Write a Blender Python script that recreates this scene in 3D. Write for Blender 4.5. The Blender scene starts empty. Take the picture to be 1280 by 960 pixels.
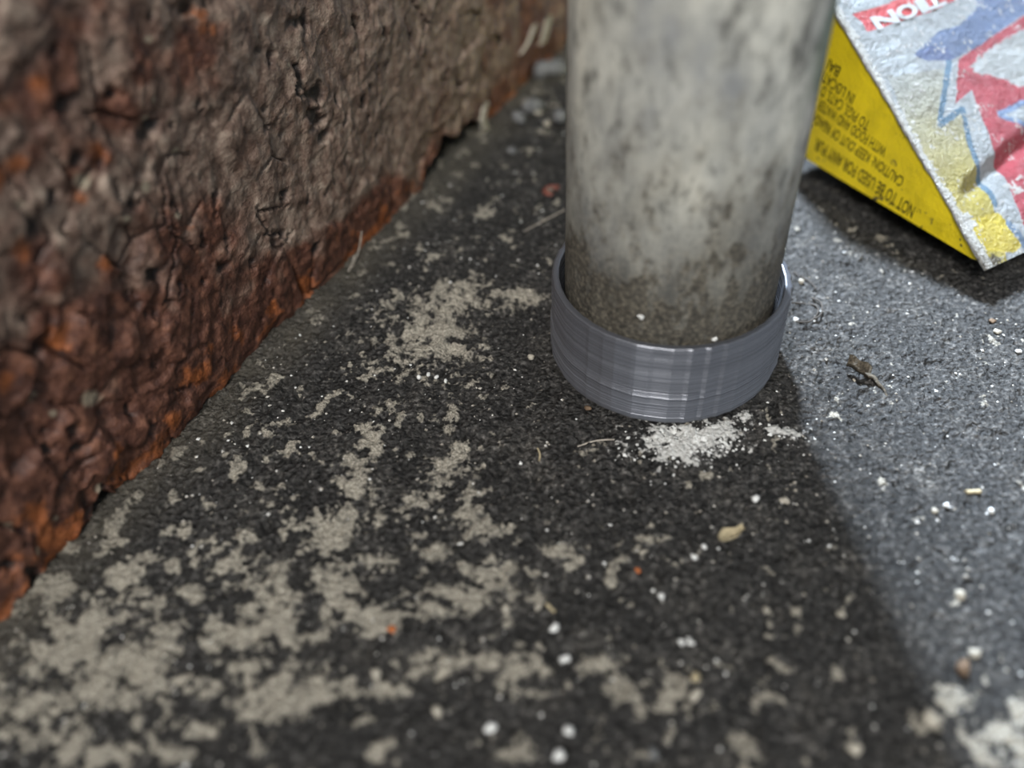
import bpy, bmesh, math, random
import numpy as np
from mathutils import Vector, Matrix

MM = 0.001
S = bpy.context.scene
COL = S.collection
random.seed(7)
rng = np.random.default_rng(11)

# ---------------------------------------------------------------- camera
F_PX = 1130.0
PITCH, ROLL = 0.7583, -0.0442
CAM = np.array([-33.04, -147.38, 129.64])          # millimetres, ring centre on the floor is the origin
_c, _s = math.cos(PITCH), math.sin(PITCH)
_rt, _up = np.array([1., 0, 0]), np.array([0, _s, _c])
FW = np.array([0, _c, -_s])
RT = _rt * math.cos(ROLL) + _up * math.sin(ROLL)
UP = -_rt * math.sin(ROLL) + _up * math.cos(ROLL)
cd = bpy.data.cameras.new('camera')
cam = bpy.data.objects.new('camera', cd)
COL.objects.link(cam)
cam.matrix_world = Matrix(((RT[0], UP[0], -FW[0], CAM[0] * MM), (RT[1], UP[1], -FW[1], CAM[1] * MM),
                           (RT[2], UP[2], -FW[2], CAM[2] * MM), (0, 0, 0, 1)))
cd.sensor_fit = 'HORIZONTAL'
cd.sensor_width = 36.0
cd.lens = F_PX * 36.0 / 1280.0
cd.clip_start, cd.clip_end = 0.004, 20.0
cd.dof.use_dof = True
cd.dof.focus_distance = 0.187
cd.dof.aperture_fstop = 6.2
S.camera = cam

# ---------------------------------------------------------------- world, lights, exposure
w = bpy.data.worlds.new('world'); S.world = w
w.use_nodes = True
w.node_tree.nodes['Background'].inputs[0].default_value = (0.80, 0.90, 1.0, 1)
w.node_tree.nodes['Background'].inputs[1].default_value = 0.26

def area(name, loc, target, size, energy, color, size_y=None):
    ld = bpy.data.lights.new(name, 'AREA')
    ld.shape = 'RECTANGLE'; ld.size = size; ld.size_y = size_y or size
    ld.energy = energy; ld.color = color
    o = bpy.data.objects.new(name, ld); COL.objects.link(o)
    o.location = loc
    o.rotation_euler = (Vector(target) - Vector(loc)).to_track_quat('-Z', 'Y').to_euler()
    return o
# daylight from an opening behind the pipe
area('window_daylight', (-0.08, 0.73, 0.95), (0.03, 0, 0), 0.12, 52.0, (0.74, 0.86, 1.0), 0.16)
# soft light of the room behind the camera
area('room_light', (-0.22, -0.85, 1.0), (0, 0, 0), 0.40, 12.0, (1.0, 0.96, 0.90))
vs = S.view_settings
vs.view_transform = 'Standard'; vs.look = 'None'; vs.gamma = 1.0; vs.use_curve_mapping = False
vs.exposure = 0.55

# ---------------------------------------------------------------- helpers
def ray(x, y):
    return FW + ((x - 640.0) / F_PX) * RT - ((y - 480.0) / F_PX) * UP
def at(x, y, z=0.0):
    """point on the floor (mm) seen at a photo pixel"""
    d = ray(x, y); return CAM + d * ((z - CAM[2]) / d[2])
def on_plane(x, y, P, n):
    d = ray(x, y); return CAM + d * (((P - CAM) @ n) / (d @ n))

def _hash(ix, iy, seed):
    h = (ix.astype(np.int64) * 374761393 + iy.astype(np.int64) * 668265263 + seed * 974711) & 0xffffffff
    h = ((h ^ (h >> 13)) * 1274126177) & 0xffffffff
    h = ((h ^ (h >> 16)) * 2246822519) & 0xffffffff
    return ((h ^ (h >> 15)) & 0xffffff) / float(0x1000000)
def vnoise(x, y, seed=0):
    x = np.asarray(x, float); y = np.asarray(y, float)
    ix = np.floor(x); iy = np.floor(y); fx = x - ix; fy = y - iy
    u = fx * fx * fx * (fx * (fx * 6 - 15) + 10); v = fy * fy * fy * (fy * (fy * 6 - 15) + 10)
    a = _hash(ix, iy, seed); b = _hash(ix + 1, iy, seed); c = _hash(ix, iy + 1, seed); d = _hash(ix + 1, iy + 1, seed)
    return (a * (1 - u) + b * u) * (1 - v) + (c * (1 - u) + d * u) * v
def fbm(x, y, seed=0, octv=4, gain=0.5):
    t = 0; amp = 1; n = 0
    for k in range(octv):
        cs, sn = math.cos(0.7 * k + .4), math.sin(0.7 * k + .4)
        t = t + amp * vnoise((x * cs - y * sn) * 2 ** k, (x * sn + y * cs) * 2 ** k, seed + k * 17); n += amp; amp *= gain
    return t / n
def worley(x, y, seed=0):
    """distance to nearest and second nearest point plus the cell's own value"""
    ix = np.floor(x); iy = np.floor(y)
    d1 = np.full(np.shape(x), 9.0); d2 = d1.copy(); val = np.zeros(np.shape(x))
    for i in (-1, 0, 1):
        for j in (-1, 0, 1):
            cx = ix + i; cy = iy + j
            px = cx + _hash(cx, cy, seed); py = cy + _hash(cx, cy, seed + 5)
            d = np.hypot(x - px, y - py)
            near = d < d1
            d2 = np.where(near, d1, np.minimum(d2, d)); val = np.where(near, _hash(cx, cy, seed + 9), val); d1 = np.where(near, d, d1)
    return d1, d2, val
def sstep(a, b, x):
    t = np.clip((x - a) / (b - a), 0, 1); return t * t * (3 - 2 * t)

def mesh_np(name, V, Fq, smooth=True, attrs=None, colors=None):
    """mesh from mm vertices and an (n,4) or (n,3) face array"""
    V = np.asarray(V, float).reshape(-1, 3) * MM
    Fq = np.asarray(Fq, np.int32); k = Fq.shape[1]
    m = bpy.data.meshes.new(name)
    m.vertices.add(len(V)); m.vertices.foreach_set('co', V.astype(np.float32).ravel())
    m.loops.add(Fq.size); m.loops.foreach_set('vertex_index', Fq.ravel())
    m.polygons.add(len(Fq))
    m.polygons.foreach_set('loop_start', np.arange(0, Fq.size, k, dtype=np.int32))
    try: m.polygons.foreach_set('loop_total', np.full(len(Fq), k, np.int32))
    except Exception: pass
    m.polygons.foreach_set('use_smooth', np.full(len(Fq), smooth))
    for an, a in (attrs or {}).items():
        at_ = m.attributes.new(an, 'FLOAT', 'POINT'); at_.data.foreach_set('value', np.asarray(a, np.float32).ravel())
    for an, a in (colors or {}).items():
        a = np.asarray(a, np.float32).reshape(-1, 3); a = np.c_[a, np.ones(len(a), np.float32)]
        at_ = m.attributes.new(an, 'FLOAT_COLOR', 'POINT'); at_.data.foreach_set('color', a.ravel())
    m.update(calc_edges=True); m.validate()
    return m
def grid_faces(n, m, off=0, flip=False, wrap=False):
    """faces of an n x m vertex grid (index i*m+j); wrap closes i"""
    I = np.arange(n if wrap else n - 1); J = np.arange(m - 1)
    i, j = np.meshgrid(I, J, indexing='ij'); i2 = (i + 1) % n
    f = np.stack([i * m + j, i2 * m + j, i2 * m + j + 1, i * m + j + 1], -1).reshape(-1, 4) + off
    return f[:, ::-1] if flip else f
def obj(name, me, mat, parent=None, loc=None):
    o = bpy.data.objects.new(name, me); COL.objects.link(o)
    if me is not None and mat is not None and not me.materials: me.materials.append(mat)
    if parent is not None: o.parent = parent
    if loc is not None: o.location = Vector(loc) * MM
    return o
def tag(o, label=None, cat=None, group=None, kind=None):
    if label: o['label'] = label
    if cat: o['category'] = cat
    if group: o['group'] = group
    if kind: o['kind'] = kind
    return o

# ---------------------------------------------------------------- materials
def new_mat(name):
    m = bpy.data.materials.new(name); m.use_nodes = True
    nt = m.node_tree; nt.nodes.clear()
    out = nt.nodes.new('ShaderNodeOutputMaterial'); b = nt.nodes.new('ShaderNodeBsdfPrincipled')
    nt.links.new(b.outputs[0], out.inputs[0])
    return m, nt, b
def nd(nt, t, **kw):
    n = nt.nodes.new(t)
    for k, v in kw.items():
        if k.startswith('i_'): n.inputs[k[2:].replace('_', ' ')].default_value = v
        else: setattr(n, k, v)
    return n
def ramp(nt, fac, stops):
    r = nt.nodes.new('ShaderNodeValToRGB'); e = r.color_ramp.elements
    while len(e) < len(stops): e.new(0.5)
    for k, (p, c) in enumerate(stops):
        e[k].position = p; e[k].color = (c[0], c[1], c[2], 1) if not isinstance(c, (int, float)) else (c, c, c, 1)
    nt.links.new(fac, r.inputs[0]); return r.outputs[0]
def noise(nt, vec, scale, detail=4, rough=0.55, dist=0):
    n = nd(nt, 'ShaderNodeTexNoise'); n.inputs['Scale'].default_value = scale; n.inputs['Detail'].default_value = detail
    n.inputs['Roughness'].default_value = rough; n.inputs['Distortion'].default_value = dist
    nt.links.new(vec, n.inputs['Vector']); return n.outputs['Fac']
def mix(nt, fac, a, b, mode='MIX'):
    n = nt.nodes.new('ShaderNodeMix'); n.data_type = 'RGBA'; n.blend_type = mode; n.clamp_factor = True
    for s, v in ((n.inputs[0], fac), (n.inputs[6], a), (n.inputs[7], b)):
        if isinstance(v, bpy.types.NodeSocket): nt.links.new(v, s)
        elif isinstance(v, (int, float)): s.default_value = v
        else: s.default_value = (v[0], v[1], v[2], 1)
    return n.outputs[2]
def math_(nt, op, a, b=None, c=None, clamp=False):
    n = nt.nodes.new('ShaderNodeMath'); n.operation = op; n.use_clamp = clamp
    for s, v in zip(n.inputs, (a, b, c)):
        if v is None: continue
        if isinstance(v, bpy.types.NodeSocket): nt.links.new(v, s)
        else: s.default_value = v
    return n.outputs[0]
def attr(nt, name, col=False):
    n = nt.nodes.new('ShaderNodeAttribute'); n.attribute_name = name
    return n.outputs['Color' if col else 'Fac']
def coords(nt): return nt.nodes.new('ShaderNodeTexCoord').outputs['Object']
def bump(nt, b, h, strength, dist):
    n = nt.nodes.new('ShaderNodeBump'); n.inputs['Strength'].default_value = strength; n.inputs['Distance'].default_value = dist
    nt.links.new(h, n.inputs['Height']); nt.links.new(n.outputs[0], b.inputs['Normal'])
def plain(name, color, rough=0.7, var=0.25, scale=900, spec=0.3, bumpd=0.0):
    m, nt, b = new_mat(name); co = coords(nt)
    f = noise(nt, co, scale, 4)
    d = tuple(c * (1 - var) for c in color); l = tuple(min(1, c * (1 + var)) for c in color)
    nt.links.new(ramp(nt, f, [(0.3, d), (0.7, l)]), b.inputs['Base Color'])
    b.inputs['Roughness'].default_value = rough; b.inputs['Specular IOR Level'].default_value = spec
    if bumpd: bump(nt, b, noise(nt, co, scale * 1.5, 4), 1.0, bumpd)
    return m

def mat_floor():
    m, nt, b = new_mat('concrete_floor'); co = coords(nt)
    n1 = noise(nt, co, 90, 5, 0.6); n2 = noise(nt, co, 900, 5, 0.65); n3 = noise(nt, co, 2600, 3, 0.6)
    base = ramp(nt, n1, [(0.3, (0.014, 0.0136, 0.0132)), (0.52, (0.024, 0.023, 0.022)), (0.72, (0.048, 0.045, 0.041))])
    fine = ramp(nt, n2, [(0.38, 0.2), (0.50, 1.0), (0.58, 2.2), (0.68, 6.0)])
    base = mix(nt, 1.0, base, fine, 'MULTIPLY')
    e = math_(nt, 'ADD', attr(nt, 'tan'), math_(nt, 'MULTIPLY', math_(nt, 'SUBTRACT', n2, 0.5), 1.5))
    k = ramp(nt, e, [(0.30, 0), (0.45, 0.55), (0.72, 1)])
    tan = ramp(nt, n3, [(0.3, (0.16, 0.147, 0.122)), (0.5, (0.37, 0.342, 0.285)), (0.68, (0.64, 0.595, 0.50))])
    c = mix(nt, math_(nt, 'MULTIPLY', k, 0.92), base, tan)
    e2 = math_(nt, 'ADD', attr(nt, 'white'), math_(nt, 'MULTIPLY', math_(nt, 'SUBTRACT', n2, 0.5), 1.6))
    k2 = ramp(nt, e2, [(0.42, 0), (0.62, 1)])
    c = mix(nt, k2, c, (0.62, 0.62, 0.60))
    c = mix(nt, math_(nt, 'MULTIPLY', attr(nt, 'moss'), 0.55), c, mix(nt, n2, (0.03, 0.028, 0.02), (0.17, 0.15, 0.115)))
    nt.links.new(c, b.inputs['Base Color'])
    nt.links.new(ramp(nt, n2, [(0.3, 0.42), (0.7, 0.72)]), b.inputs['Roughness'])
    b.inputs['Specular IOR Level'].default_value = 0.45
    vo = nd(nt, 'ShaderNodeTexVoronoi'); vo.feature = 'F1'; vo.inputs['Scale'].default_value = 1050
    nt.links.new(co, vo.inputs['Vector'])
    h = math_(nt, 'ADD', math_(nt, 'MULTIPLY', n2, 0.7), math_(nt, 'MULTIPLY', n3, 0.3))
    h = math_(nt, 'SUBTRACT', h, math_(nt, 'MULTIPLY', vo.outputs['Distance'], 0.55))
    bump(nt, b, h, 1.0, 0.0011)
    return m

def mat_rust():
    m, nt, b = new_mat('rusted_iron'); co = coords(nt)
    n1 = noise(nt, co, 55, 5, 0.6, 0.4); n2 = noise(nt, co, 320, 5, 0.65); n3 = noise(nt, co, 1500, 4, 0.65)
    film = ramp(nt, n2, [(0.28, (0.06, 0.037, 0.028)), (0.43, (0.165, 0.108, 0.082)), (0.58, (0.28, 0.207, 0.162)), (0.76, (0.46, 0.375, 0.30))])
    red = ramp(nt, n2, [(0.28, (0.030, 0.013, 0.010)), (0.46, (0.10, 0.040, 0.026)), (0.62, (0.20, 0.085, 0.052)), (0.8, (0.38, 0.18, 0.10))])
    e = math_(nt, 'ADD', attr(nt, 'red'), math_(nt, 'MULTIPLY', math_(nt, 'SUBTRACT', n1, 0.5), 1.3))
    c = mix(nt, ramp(nt, e, [(0.35, 0), (0.65, 1)]), film, red)
    eo = math_(nt, 'ADD', attr(nt, 'orange'), math_(nt, 'MULTIPLY', math_(nt, 'SUBTRACT', n2, 0.5), 1.1))
    c = mix(nt, ramp(nt, eo, [(0.5, 0), (0.8, 0.9)]), c, ramp(nt, n3, [(0.3, (0.20, 0.05, 0.012)), (0.7, (0.46, 0.15, 0.045))]))
    c = mix(nt, ramp(nt, attr(nt, 'pit'), [(0.3, 0), (0.8, 0.92)]), c, (0.012, 0.011, 0.011))
    ep = math_(nt, 'ADD', attr(nt, 'pale'), math_(nt, 'MULTIPLY', math_(nt, 'SUBTRACT', n2, 0.5), 0.8))
    c = mix(nt, ramp(nt, ep, [(0.5, 0), (0.75, 0.9)]), c, (0.40, 0.34, 0.25))
    sp = ramp(nt, n3, [(0.72, 0), (0.76, 0.6)])
    c = mix(nt, sp, c, (0.5, 0.42, 0.36))
    nt.links.new(c, b.inputs['Base Color'])
    nt.links.new(ramp(nt, n2, [(0.3, 0.38), (0.7, 0.65)]), b.inputs['Roughness'])
    b.inputs['Specular IOR Level'].default_value = 0.55
    h = math_(nt, 'ADD', math_(nt, 'MULTIPLY', n2, 1.0), math_(nt, 'MULTIPLY', n3, 0.35))
    bump(nt, b, h, 1.0, 0.0007)
    return m

def mat_pipe():
    m, nt, b = new_mat('weathered_pipe'); co = coords(nt)
    mp = nt.nodes.new('ShaderNodeMapping'); mp.inputs['Scale'].default_value = (1, 1, 0.55); nt.links.new(co, mp.inputs[0]); v = mp.outputs[0]
    n1 = noise(nt, v, 70, 5, 0.6); n2 = noise(nt, v, 260, 6, 0.68); n3 = noise(nt, co, 1100, 5, 0.65)
    c = ramp(nt, n1, [(0.28, (0.20, 0.215, 0.24)), (0.43, (0.36, 0.365, 0.345)), (0.56, (0.54, 0.54, 0.49)), (0.72, (0.70, 0.68, 0.59))])
    c = mix(nt, 1.0, c, ramp(nt, n2, [(0.34, 0.35), (0.48, 0.95), (0.66, 1.4)]), 'MULTIPLY')
    e = math_(nt, 'ADD', attr(nt, 'grime'), math_(nt, 'MULTIPLY', math_(nt, 'SUBTRACT', n2, 0.5), 2.6))
    c = mix(nt, ramp(nt, e, [(0.10, 0), (0.80, 0.94)]), c, ramp(nt, n3, [(0.35, (0.016, 0.014, 0.011)), (0.5, (0.06, 0.052, 0.04)), (0.68, (0.17, 0.15, 0.115))]))
    g = attr(nt, 'green')
    c = mix(nt, math_(nt, 'MULTIPLY', g, 0.6), c, (0.06, 0.13, 0.06))
    c = mix(nt, ramp(nt, n3, [(0.68, 0), (0.8, 0.35)]), c, (0.5, 0.48, 0.43))
    nt.links.new(c, b.inputs['Base Color'])
    b.inputs['Roughness'].default_value = 0.6; b.inputs['Specular IOR Level'].default_value = 0.35
    bump(nt, b, math_(nt, 'ADD', n2, math_(nt, 'MULTIPLY', n3, 0.4)), 0.7, 0.00035)
    return m

def mat_ring():
    m, nt, b = new_mat('printed_grey_plastic'); co = coords(nt)
    mp = nt.nodes.new('ShaderNodeMapping'); mp.inputs['Scale'].default_value = (0.002, 0.002, 1.0); nt.links.new(co, mp.inputs[0])
    ln = noise(nt, mp.outputs[0], 5200, 2, 0.6)
    n2 = noise(nt, co, 500, 4, 0.6)
    c = ramp(nt, ln, [(0.3, (0.12, 0.128, 0.148)), (0.55, (0.19, 0.20, 0.23)), (0.75, (0.28, 0.295, 0.335))])
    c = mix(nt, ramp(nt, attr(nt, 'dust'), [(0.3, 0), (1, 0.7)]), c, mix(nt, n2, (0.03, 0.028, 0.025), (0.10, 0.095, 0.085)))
    nt.links.new(c, b.inputs['Base Color'])
    b.inputs['Metallic'].default_value = 0.65
    nt.links.new(ramp(nt, ln, [(0.3, 0.24), (0.7, 0.38)]), b.inputs['Roughness'])
    b.inputs['Specular IOR Level'].default_value = 0.6
    bump(nt, b, ln, 0.5, 0.00006)
    return m

def mat_card(name, wrinkle=0.0003, rough=0.4):
    m, nt, b = new_mat(name); co = coords(nt)
    n1 = noise(nt, co, 1050, 4, 0.6); n2 = noise(nt, co, 2600, 3, 0.6); n3 = noise(nt, co, 130, 4, 0.6)
    c = attr(nt, 'print', True)
    c = mix(nt, 0.8, c, ramp(nt, n3, [(0.25, 0.72), (0.5, 1.0), (0.75, 1.08)]), 'MULTIPLY')
    e = math_(nt, 'ADD', attr(nt, 'worn'), math_(nt, 'MULTIPLY', math_(nt, 'SUBTRACT', n1, 0.5), 1.0))
    c = mix(nt, ramp(nt, e, [(0.5, 0), (0.62, 1)]), c, mix(nt, n2, (0.24, 0.24, 0.225), (0.55, 0.54, 0.51)))
    ed = math_(nt, 'ADD', attr(nt, 'dirt'), math_(nt, 'MULTIPLY', math_(nt, 'SUBTRACT', n1, 0.5), 1.0))
    c = mix(nt, ramp(nt, ed, [(0.5, 0), (0.75, 0.95)]), c, mix(nt, n2, (0.012, 0.011, 0.009), (0.12, 0.095, 0.05)))
    nt.links.new(c, b.inputs['Base Color'])
    b.inputs['Roughness'].default_value = rough; b.inputs['Specular IOR Level'].default_value = 0.6
    bump(nt, b, math_(nt, 'ADD', n1, math_(nt, 'MULTIPLY', n2, 0.5)), 1.0, wrinkle)
    return m

M_FLOOR, M_RUST, M_PIPE, M_RING = mat_floor(), mat_rust(), mat_pipe(), mat_ring()
M_YEL = mat_card('yellow_printed_card', 0.00022, 0.38)
M_FILM = mat_card('wrinkled_printed_film', 0.0012, 0.26)
M_INK = plain('black_ink', (0.035, 0.033, 0.012), 0.5, 0.4, 2500)
M_INKB = plain('white_ink', (0.38, 0.40, 0.41), 0.4, 0.1, 2500, bumpd=0.0002)
M_INKG = plain('grey_ink', (0.33, 0.36, 0.38), 0.4, 0.25, 1800)
M_CARD = plain('bare_cardboard', (0.40, 0.37, 0.31), 0.8, 0.35, 700, bumpd=0.0003)
M_WHITE = plain('white_grain', (0.70, 0.71, 0.70), 0.5, 0.15, 3000)
def mat_grit():
    m, nt, b = new_mat('mixed_grit')
    nt.links.new(ramp(nt, noise(nt, coords(nt), 420, 2), [(0.42, (0.20, 0.18, 0.15)), (0.5, (0.42, 0.39, 0.34)), (0.58, (0.72, 0.73, 0.72))]), b.inputs['Base Color'])
    b.inputs['Roughness'].default_value = 0.5
    return m
M_GRIT = mat_grit()
M_PALE = plain('pale_stone', (0.42, 0.39, 0.33), 0.7, 0.35, 1800, bumpd=0.0002)
M_BROWN = plain('brown_stone', (0.17, 0.115, 0.075), 0.6, 0.5, 1500, bumpd=0.0002)
M_GREY = plain('grey_stone', (0.16, 0.165, 0.17), 0.75, 0.45, 700, bumpd=0.0004)
M_LEAF = plain('dead_leaf', (0.075, 0.062, 0.045), 0.7, 0.7, 1600, bumpd=0.0003)
M_WOOD = plain('dry_wood', (0.40, 0.34, 0.22), 0.7, 0.35, 1500, bumpd=0.0002)
M_RED = plain('red_brown_curl', (0.17, 0.06, 0.045), 0.55, 0.35, 900)
M_FIBRE = plain('pale_fibre', (0.42, 0.38, 0.33), 0.5, 0.3, 900)
M_DFIBRE = plain('dark_fibre', (0.06, 0.052, 0.045), 0.7, 0.5, 900)
M_ORANGE = plain('orange_grain', (0.42, 0.13, 0.04), 0.6, 0.3, 2500)

# ---------------------------------------------------------------- floor
WD = np.array([0.4537, 0.8912])                    # direction of the iron's foot line
W0 = np.array([-120.48, -61.5])
WN = np.array([WD[1], -WD[0]])                     # faces the pipe
def wall_x(y): return W0[0] + (y - W0[1]) * WD[0] / WD[1]

TAN_AND_LIT = [(540, 418, 46, 34), (575, 362, 26, 17), (556, 385, 26, 20), (645, 367, 24, 8), (484, 505, 17, 9), (565, 515, 14, 15), (450, 600, 17, 24),
       (466, 550, 13, 13), (562, 588, 24, 15), (525, 625, 17, 15), (575, 565, 10, 16), (402, 665, 32, 20), (442, 640, 22, 13), (470, 700, 20, 10), (470, 655, 12, 8),
       (120, 815, 70, 50), (40, 880, 55, 22), (185, 825, 22, 28), (72, 735, 34, 15), (190, 695, 15, 9), (150, 722, 24, 13), (282, 702, 28, 12),
       (305, 668, 12, 7), (200, 785, 22, 11), (290, 790, 30, 16), (340, 755, 34, 34), (330, 875, 46, 26), (392, 862, 46, 22), (268, 862, 20, 16),
       (80, 935, 24, 16), (115, 945, 14, 20), (212, 942, 20, 12), (572, 745, 44, 10), (632, 712, 46, 7), (540, 758, 30, 11),
       (592, 826, 56, 17), (645, 838, 28, 9), (636, 938, 28, 16), (782, 866, 28, 18), (832, 884, 40, 9), (852, 862, 14, 20), (742, 828, 24, 9),
       (700, 684, 18, 9), (600, 662, 28, 13), (585, 642, 14, 8), (470, 775, 22, 12), (430, 760, 24, 14), (475, 862, 26, 9), (410, 720, 22, 20),
       (602, 264, 9, 6), (553, 253, 8, 5), (668, 745, 14, 6), (805, 672, 20, 5), (620, 730, 20, 8), (255, 905, 20, 12), (480, 930, 14, 10),
       (660, 865, 20, 7), (955, 870, 22, 10), (1165, 900, 22, 14), (1185, 880, 26, 16), (1246, 925, 44, 26), (1275, 890, 26, 18), (540, 690, 18, 12), (365, 790, 24, 12), (300, 830, 20, 8), (240, 740, 16, 9)]  # crusts, plus lower-right blobs that paint in the brightness of lit concrete
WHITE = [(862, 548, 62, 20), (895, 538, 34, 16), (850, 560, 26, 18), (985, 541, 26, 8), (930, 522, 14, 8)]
def blob_field(X, Y, blobs, pad=1.9):
    Fm = np.full(X.shape, -1.0)
    for (px, py, rx, ry) in blobs:
        c = at(px, py)[:2]; ax = at(px + rx, py)[:2] - c; ay = at(px, py - ry)[:2] - c
        Mi = np.linalg.inv(np.array([ax, ay]).T)
        R = pad * max(np.hypot(*ax), np.hypot(*ay))
        sel = (np.abs(X - c[0]) < R) & (np.abs(Y - c[1]) < R)
        dx = X[sel] - c[0]; dy = Y[sel] - c[1]
        u = Mi[0, 0] * dx + Mi[0, 1] * dy; v = Mi[1, 0] * dx + Mi[1, 1] * dy
        Fm[sel] = np.maximum(Fm[sel], 1.25 - np.hypot(u, v))
    return Fm

def floor_h(X, Y):
    """relief of the concrete in mm"""
    h = 0.9 * (fbm(X / 22, Y / 22, 3, 3) - 0.5)
    h = h + 1.0 * (fbm(X / 2.6, Y / 2.6, 21, 4, 0.55) - 0.5)
    d1, d2, val = worley(X / 1.15, Y / 1.15, 4)
    h = h + 0.60 * np.clip(0.55 - d1, 0, 1) * (val > 0.35) * (0.5 + val)
    p = fbm(X / 4.2, Y / 4.2, 71, 3)
    h = h - 0.7 * sstep(0.64, 0.74, p)
    return h - 0.25

def build_floor():
    st = 0.36
    us = np.arange(-7, 181, st); ys = np.arange(-118, 236, st)
    Yg, U = np.meshgrid(ys, us, indexing='ij')
    X = wall_x(Yg) + U
    h = floor_h(X, Yg)
    ft = blob_field(X, Yg, TAN_AND_LIT); fw_ = blob_field(X, Yg, WHITE)
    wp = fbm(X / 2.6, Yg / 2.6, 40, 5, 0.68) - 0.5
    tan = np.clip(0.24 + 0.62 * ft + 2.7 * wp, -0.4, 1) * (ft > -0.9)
    # loose scatter of smaller crusts, denser along the iron and towards the near corner
    dens = np.clip(0.12 - U / 900 + np.clip(-Yg, 0, 120) / 950 - np.clip(X - 20, 0, 60) / 300, 0, 0.2)
    sc = fbm(X / 3.4, Yg / 3.4, 90, 4, 0.6)
    tan = np.maximum(tan, np.clip((sc - (0.74 - 0.9 * dens)) * 6 + 0.15, -0.4, 0.7))
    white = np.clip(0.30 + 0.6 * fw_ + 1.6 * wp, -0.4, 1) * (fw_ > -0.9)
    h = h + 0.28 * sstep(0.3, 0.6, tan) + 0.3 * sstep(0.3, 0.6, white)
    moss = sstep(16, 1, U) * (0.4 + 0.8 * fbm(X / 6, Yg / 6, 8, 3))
    # settle the concrete flush under the foot of the ring
    rr = np.hypot(X, Yg); h = np.where((rr > 21) & (rr < 25.5), np.minimum(h, -0.02), h)
    n, m = X.shape
    V = np.stack([X, Yg, h], -1).reshape(-1, 3)
    Fq = grid_faces(n, m, flip=True)
    # plain slab all around the detailed patch
    o = len(V)
    B = 900.0
    cor = [0, m - 1, n * m - 1, (n - 1) * m]
    P = V[cor].copy(); P[:, 2] = -1.4
    extra = np.concatenate([P, np.array([[-B, -B, -1.4], [B, -B, -1.4], [B, B, -1.4], [-B, B, -1.4]])])
    V = np.concatenate([V, extra])
    ap = [[o + 4, o + 5, o + 1, o + 0], [o + 5, o + 6, o + 2, o + 1], [o + 6, o + 7, o + 3, o + 2], [o + 7, o + 4, o + 0, o + 3]]
    Fq = np.concatenate([Fq, np.array(ap)])
    z = np.zeros(8)
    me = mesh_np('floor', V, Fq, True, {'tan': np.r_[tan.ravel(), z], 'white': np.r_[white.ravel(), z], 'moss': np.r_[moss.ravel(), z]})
    f = obj('floor', me, M_FLOOR)
    tag(f, 'dark stained rough concrete floor with tan mineral crusts and a painted bright patch', 'floor', kind='structure')
    return f
build_floor()

# ---------------------------------------------------------------- rusted iron beam on the left
def wall_uv(px, py):
    P = on_plane(px, py, np.array([W0[0], W0[1], 0.]), np.array([WN[0], WN[1], 0.]))
    return (P[:2] - W0) @ WD, P[2]
def wall_blobs(s, z, blobs):
    Fm = np.full(s.shape, -1.0)
    for (px, py, r) in blobs:
        cs, cz = wall_uv(px, py); a = wall_uv(px + r, py); b = wall_uv(px, py - r)
        ax = np.array([a[0] - cs, a[1] - cz]); ay = np.array([b[0] - cs, b[1] - cz])
        Mi = np.linalg.inv(np.array([ax, ay]).T)
        u = Mi[0, 0] * (s - cs) + Mi[0, 1] * (z - cz); v = Mi[1, 0] * (s - cs) + Mi[1, 1] * (z - cz)
        Fm = np.maximum(Fm, 1.0 - np.hypot(u, v))
    return Fm
PITS = [(402, 118, 16), (395, 150, 18), (410, 170, 12), (450, 25, 9), (487, 42, 8), (375, 30, 12), (330, 65, 10), (345, 68, 9), (470, 110, 8), (350, 300, 14), (75, 60, 16),
        (235, 10, 14), (90, 130, 18), (95, 200, 16), (115, 630, 22), (135, 610, 10), (100, 560, 12), (60, 440, 16), (285, 335, 10), (55, 285, 20), (190, 170, 14), (100, 540, 14), (40, 715, 14), (360, 295, 10)]
ORNG = [(100, 245, 22), (262, 40, 34), (250, 15, 26), (25, 310, 40), (65, 345, 26), (10, 230, 30), (130, 195, 20), (135, 330, 22), (180, 85, 14), (150, 140, 22), (60, 110, 34),
        (80, 435, 30), (20, 480, 30), (10, 130, 24), (30, 210, 22), (245, 475, 34), (270, 440, 30), (310, 430, 24), (345, 395, 26), (385, 360, 26), (415, 300, 20), (475, 265, 22),
        (215, 515, 26), (170, 590, 36), (150, 560, 20), (40, 640, 44), (70, 670, 34), (20, 720, 40), (500, 240, 14), (450, 300, 16), (390, 330, 18)]
PALE = [(110, 228, 20), (185, 235, 14), (160, 275, 12), (195, 125, 10), (190, 50, 10), (225, 270, 10), (30, 255, 10), (120, 500, 22), (55, 500, 12), (75, 520, 10), (225, 190, 9), (190, 150, 8), (365, 82, 6), (180, 590, 6), (130, 612, 12), (75, 650, 9), (18, 660, 7), (50, 690, 9)]

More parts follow.
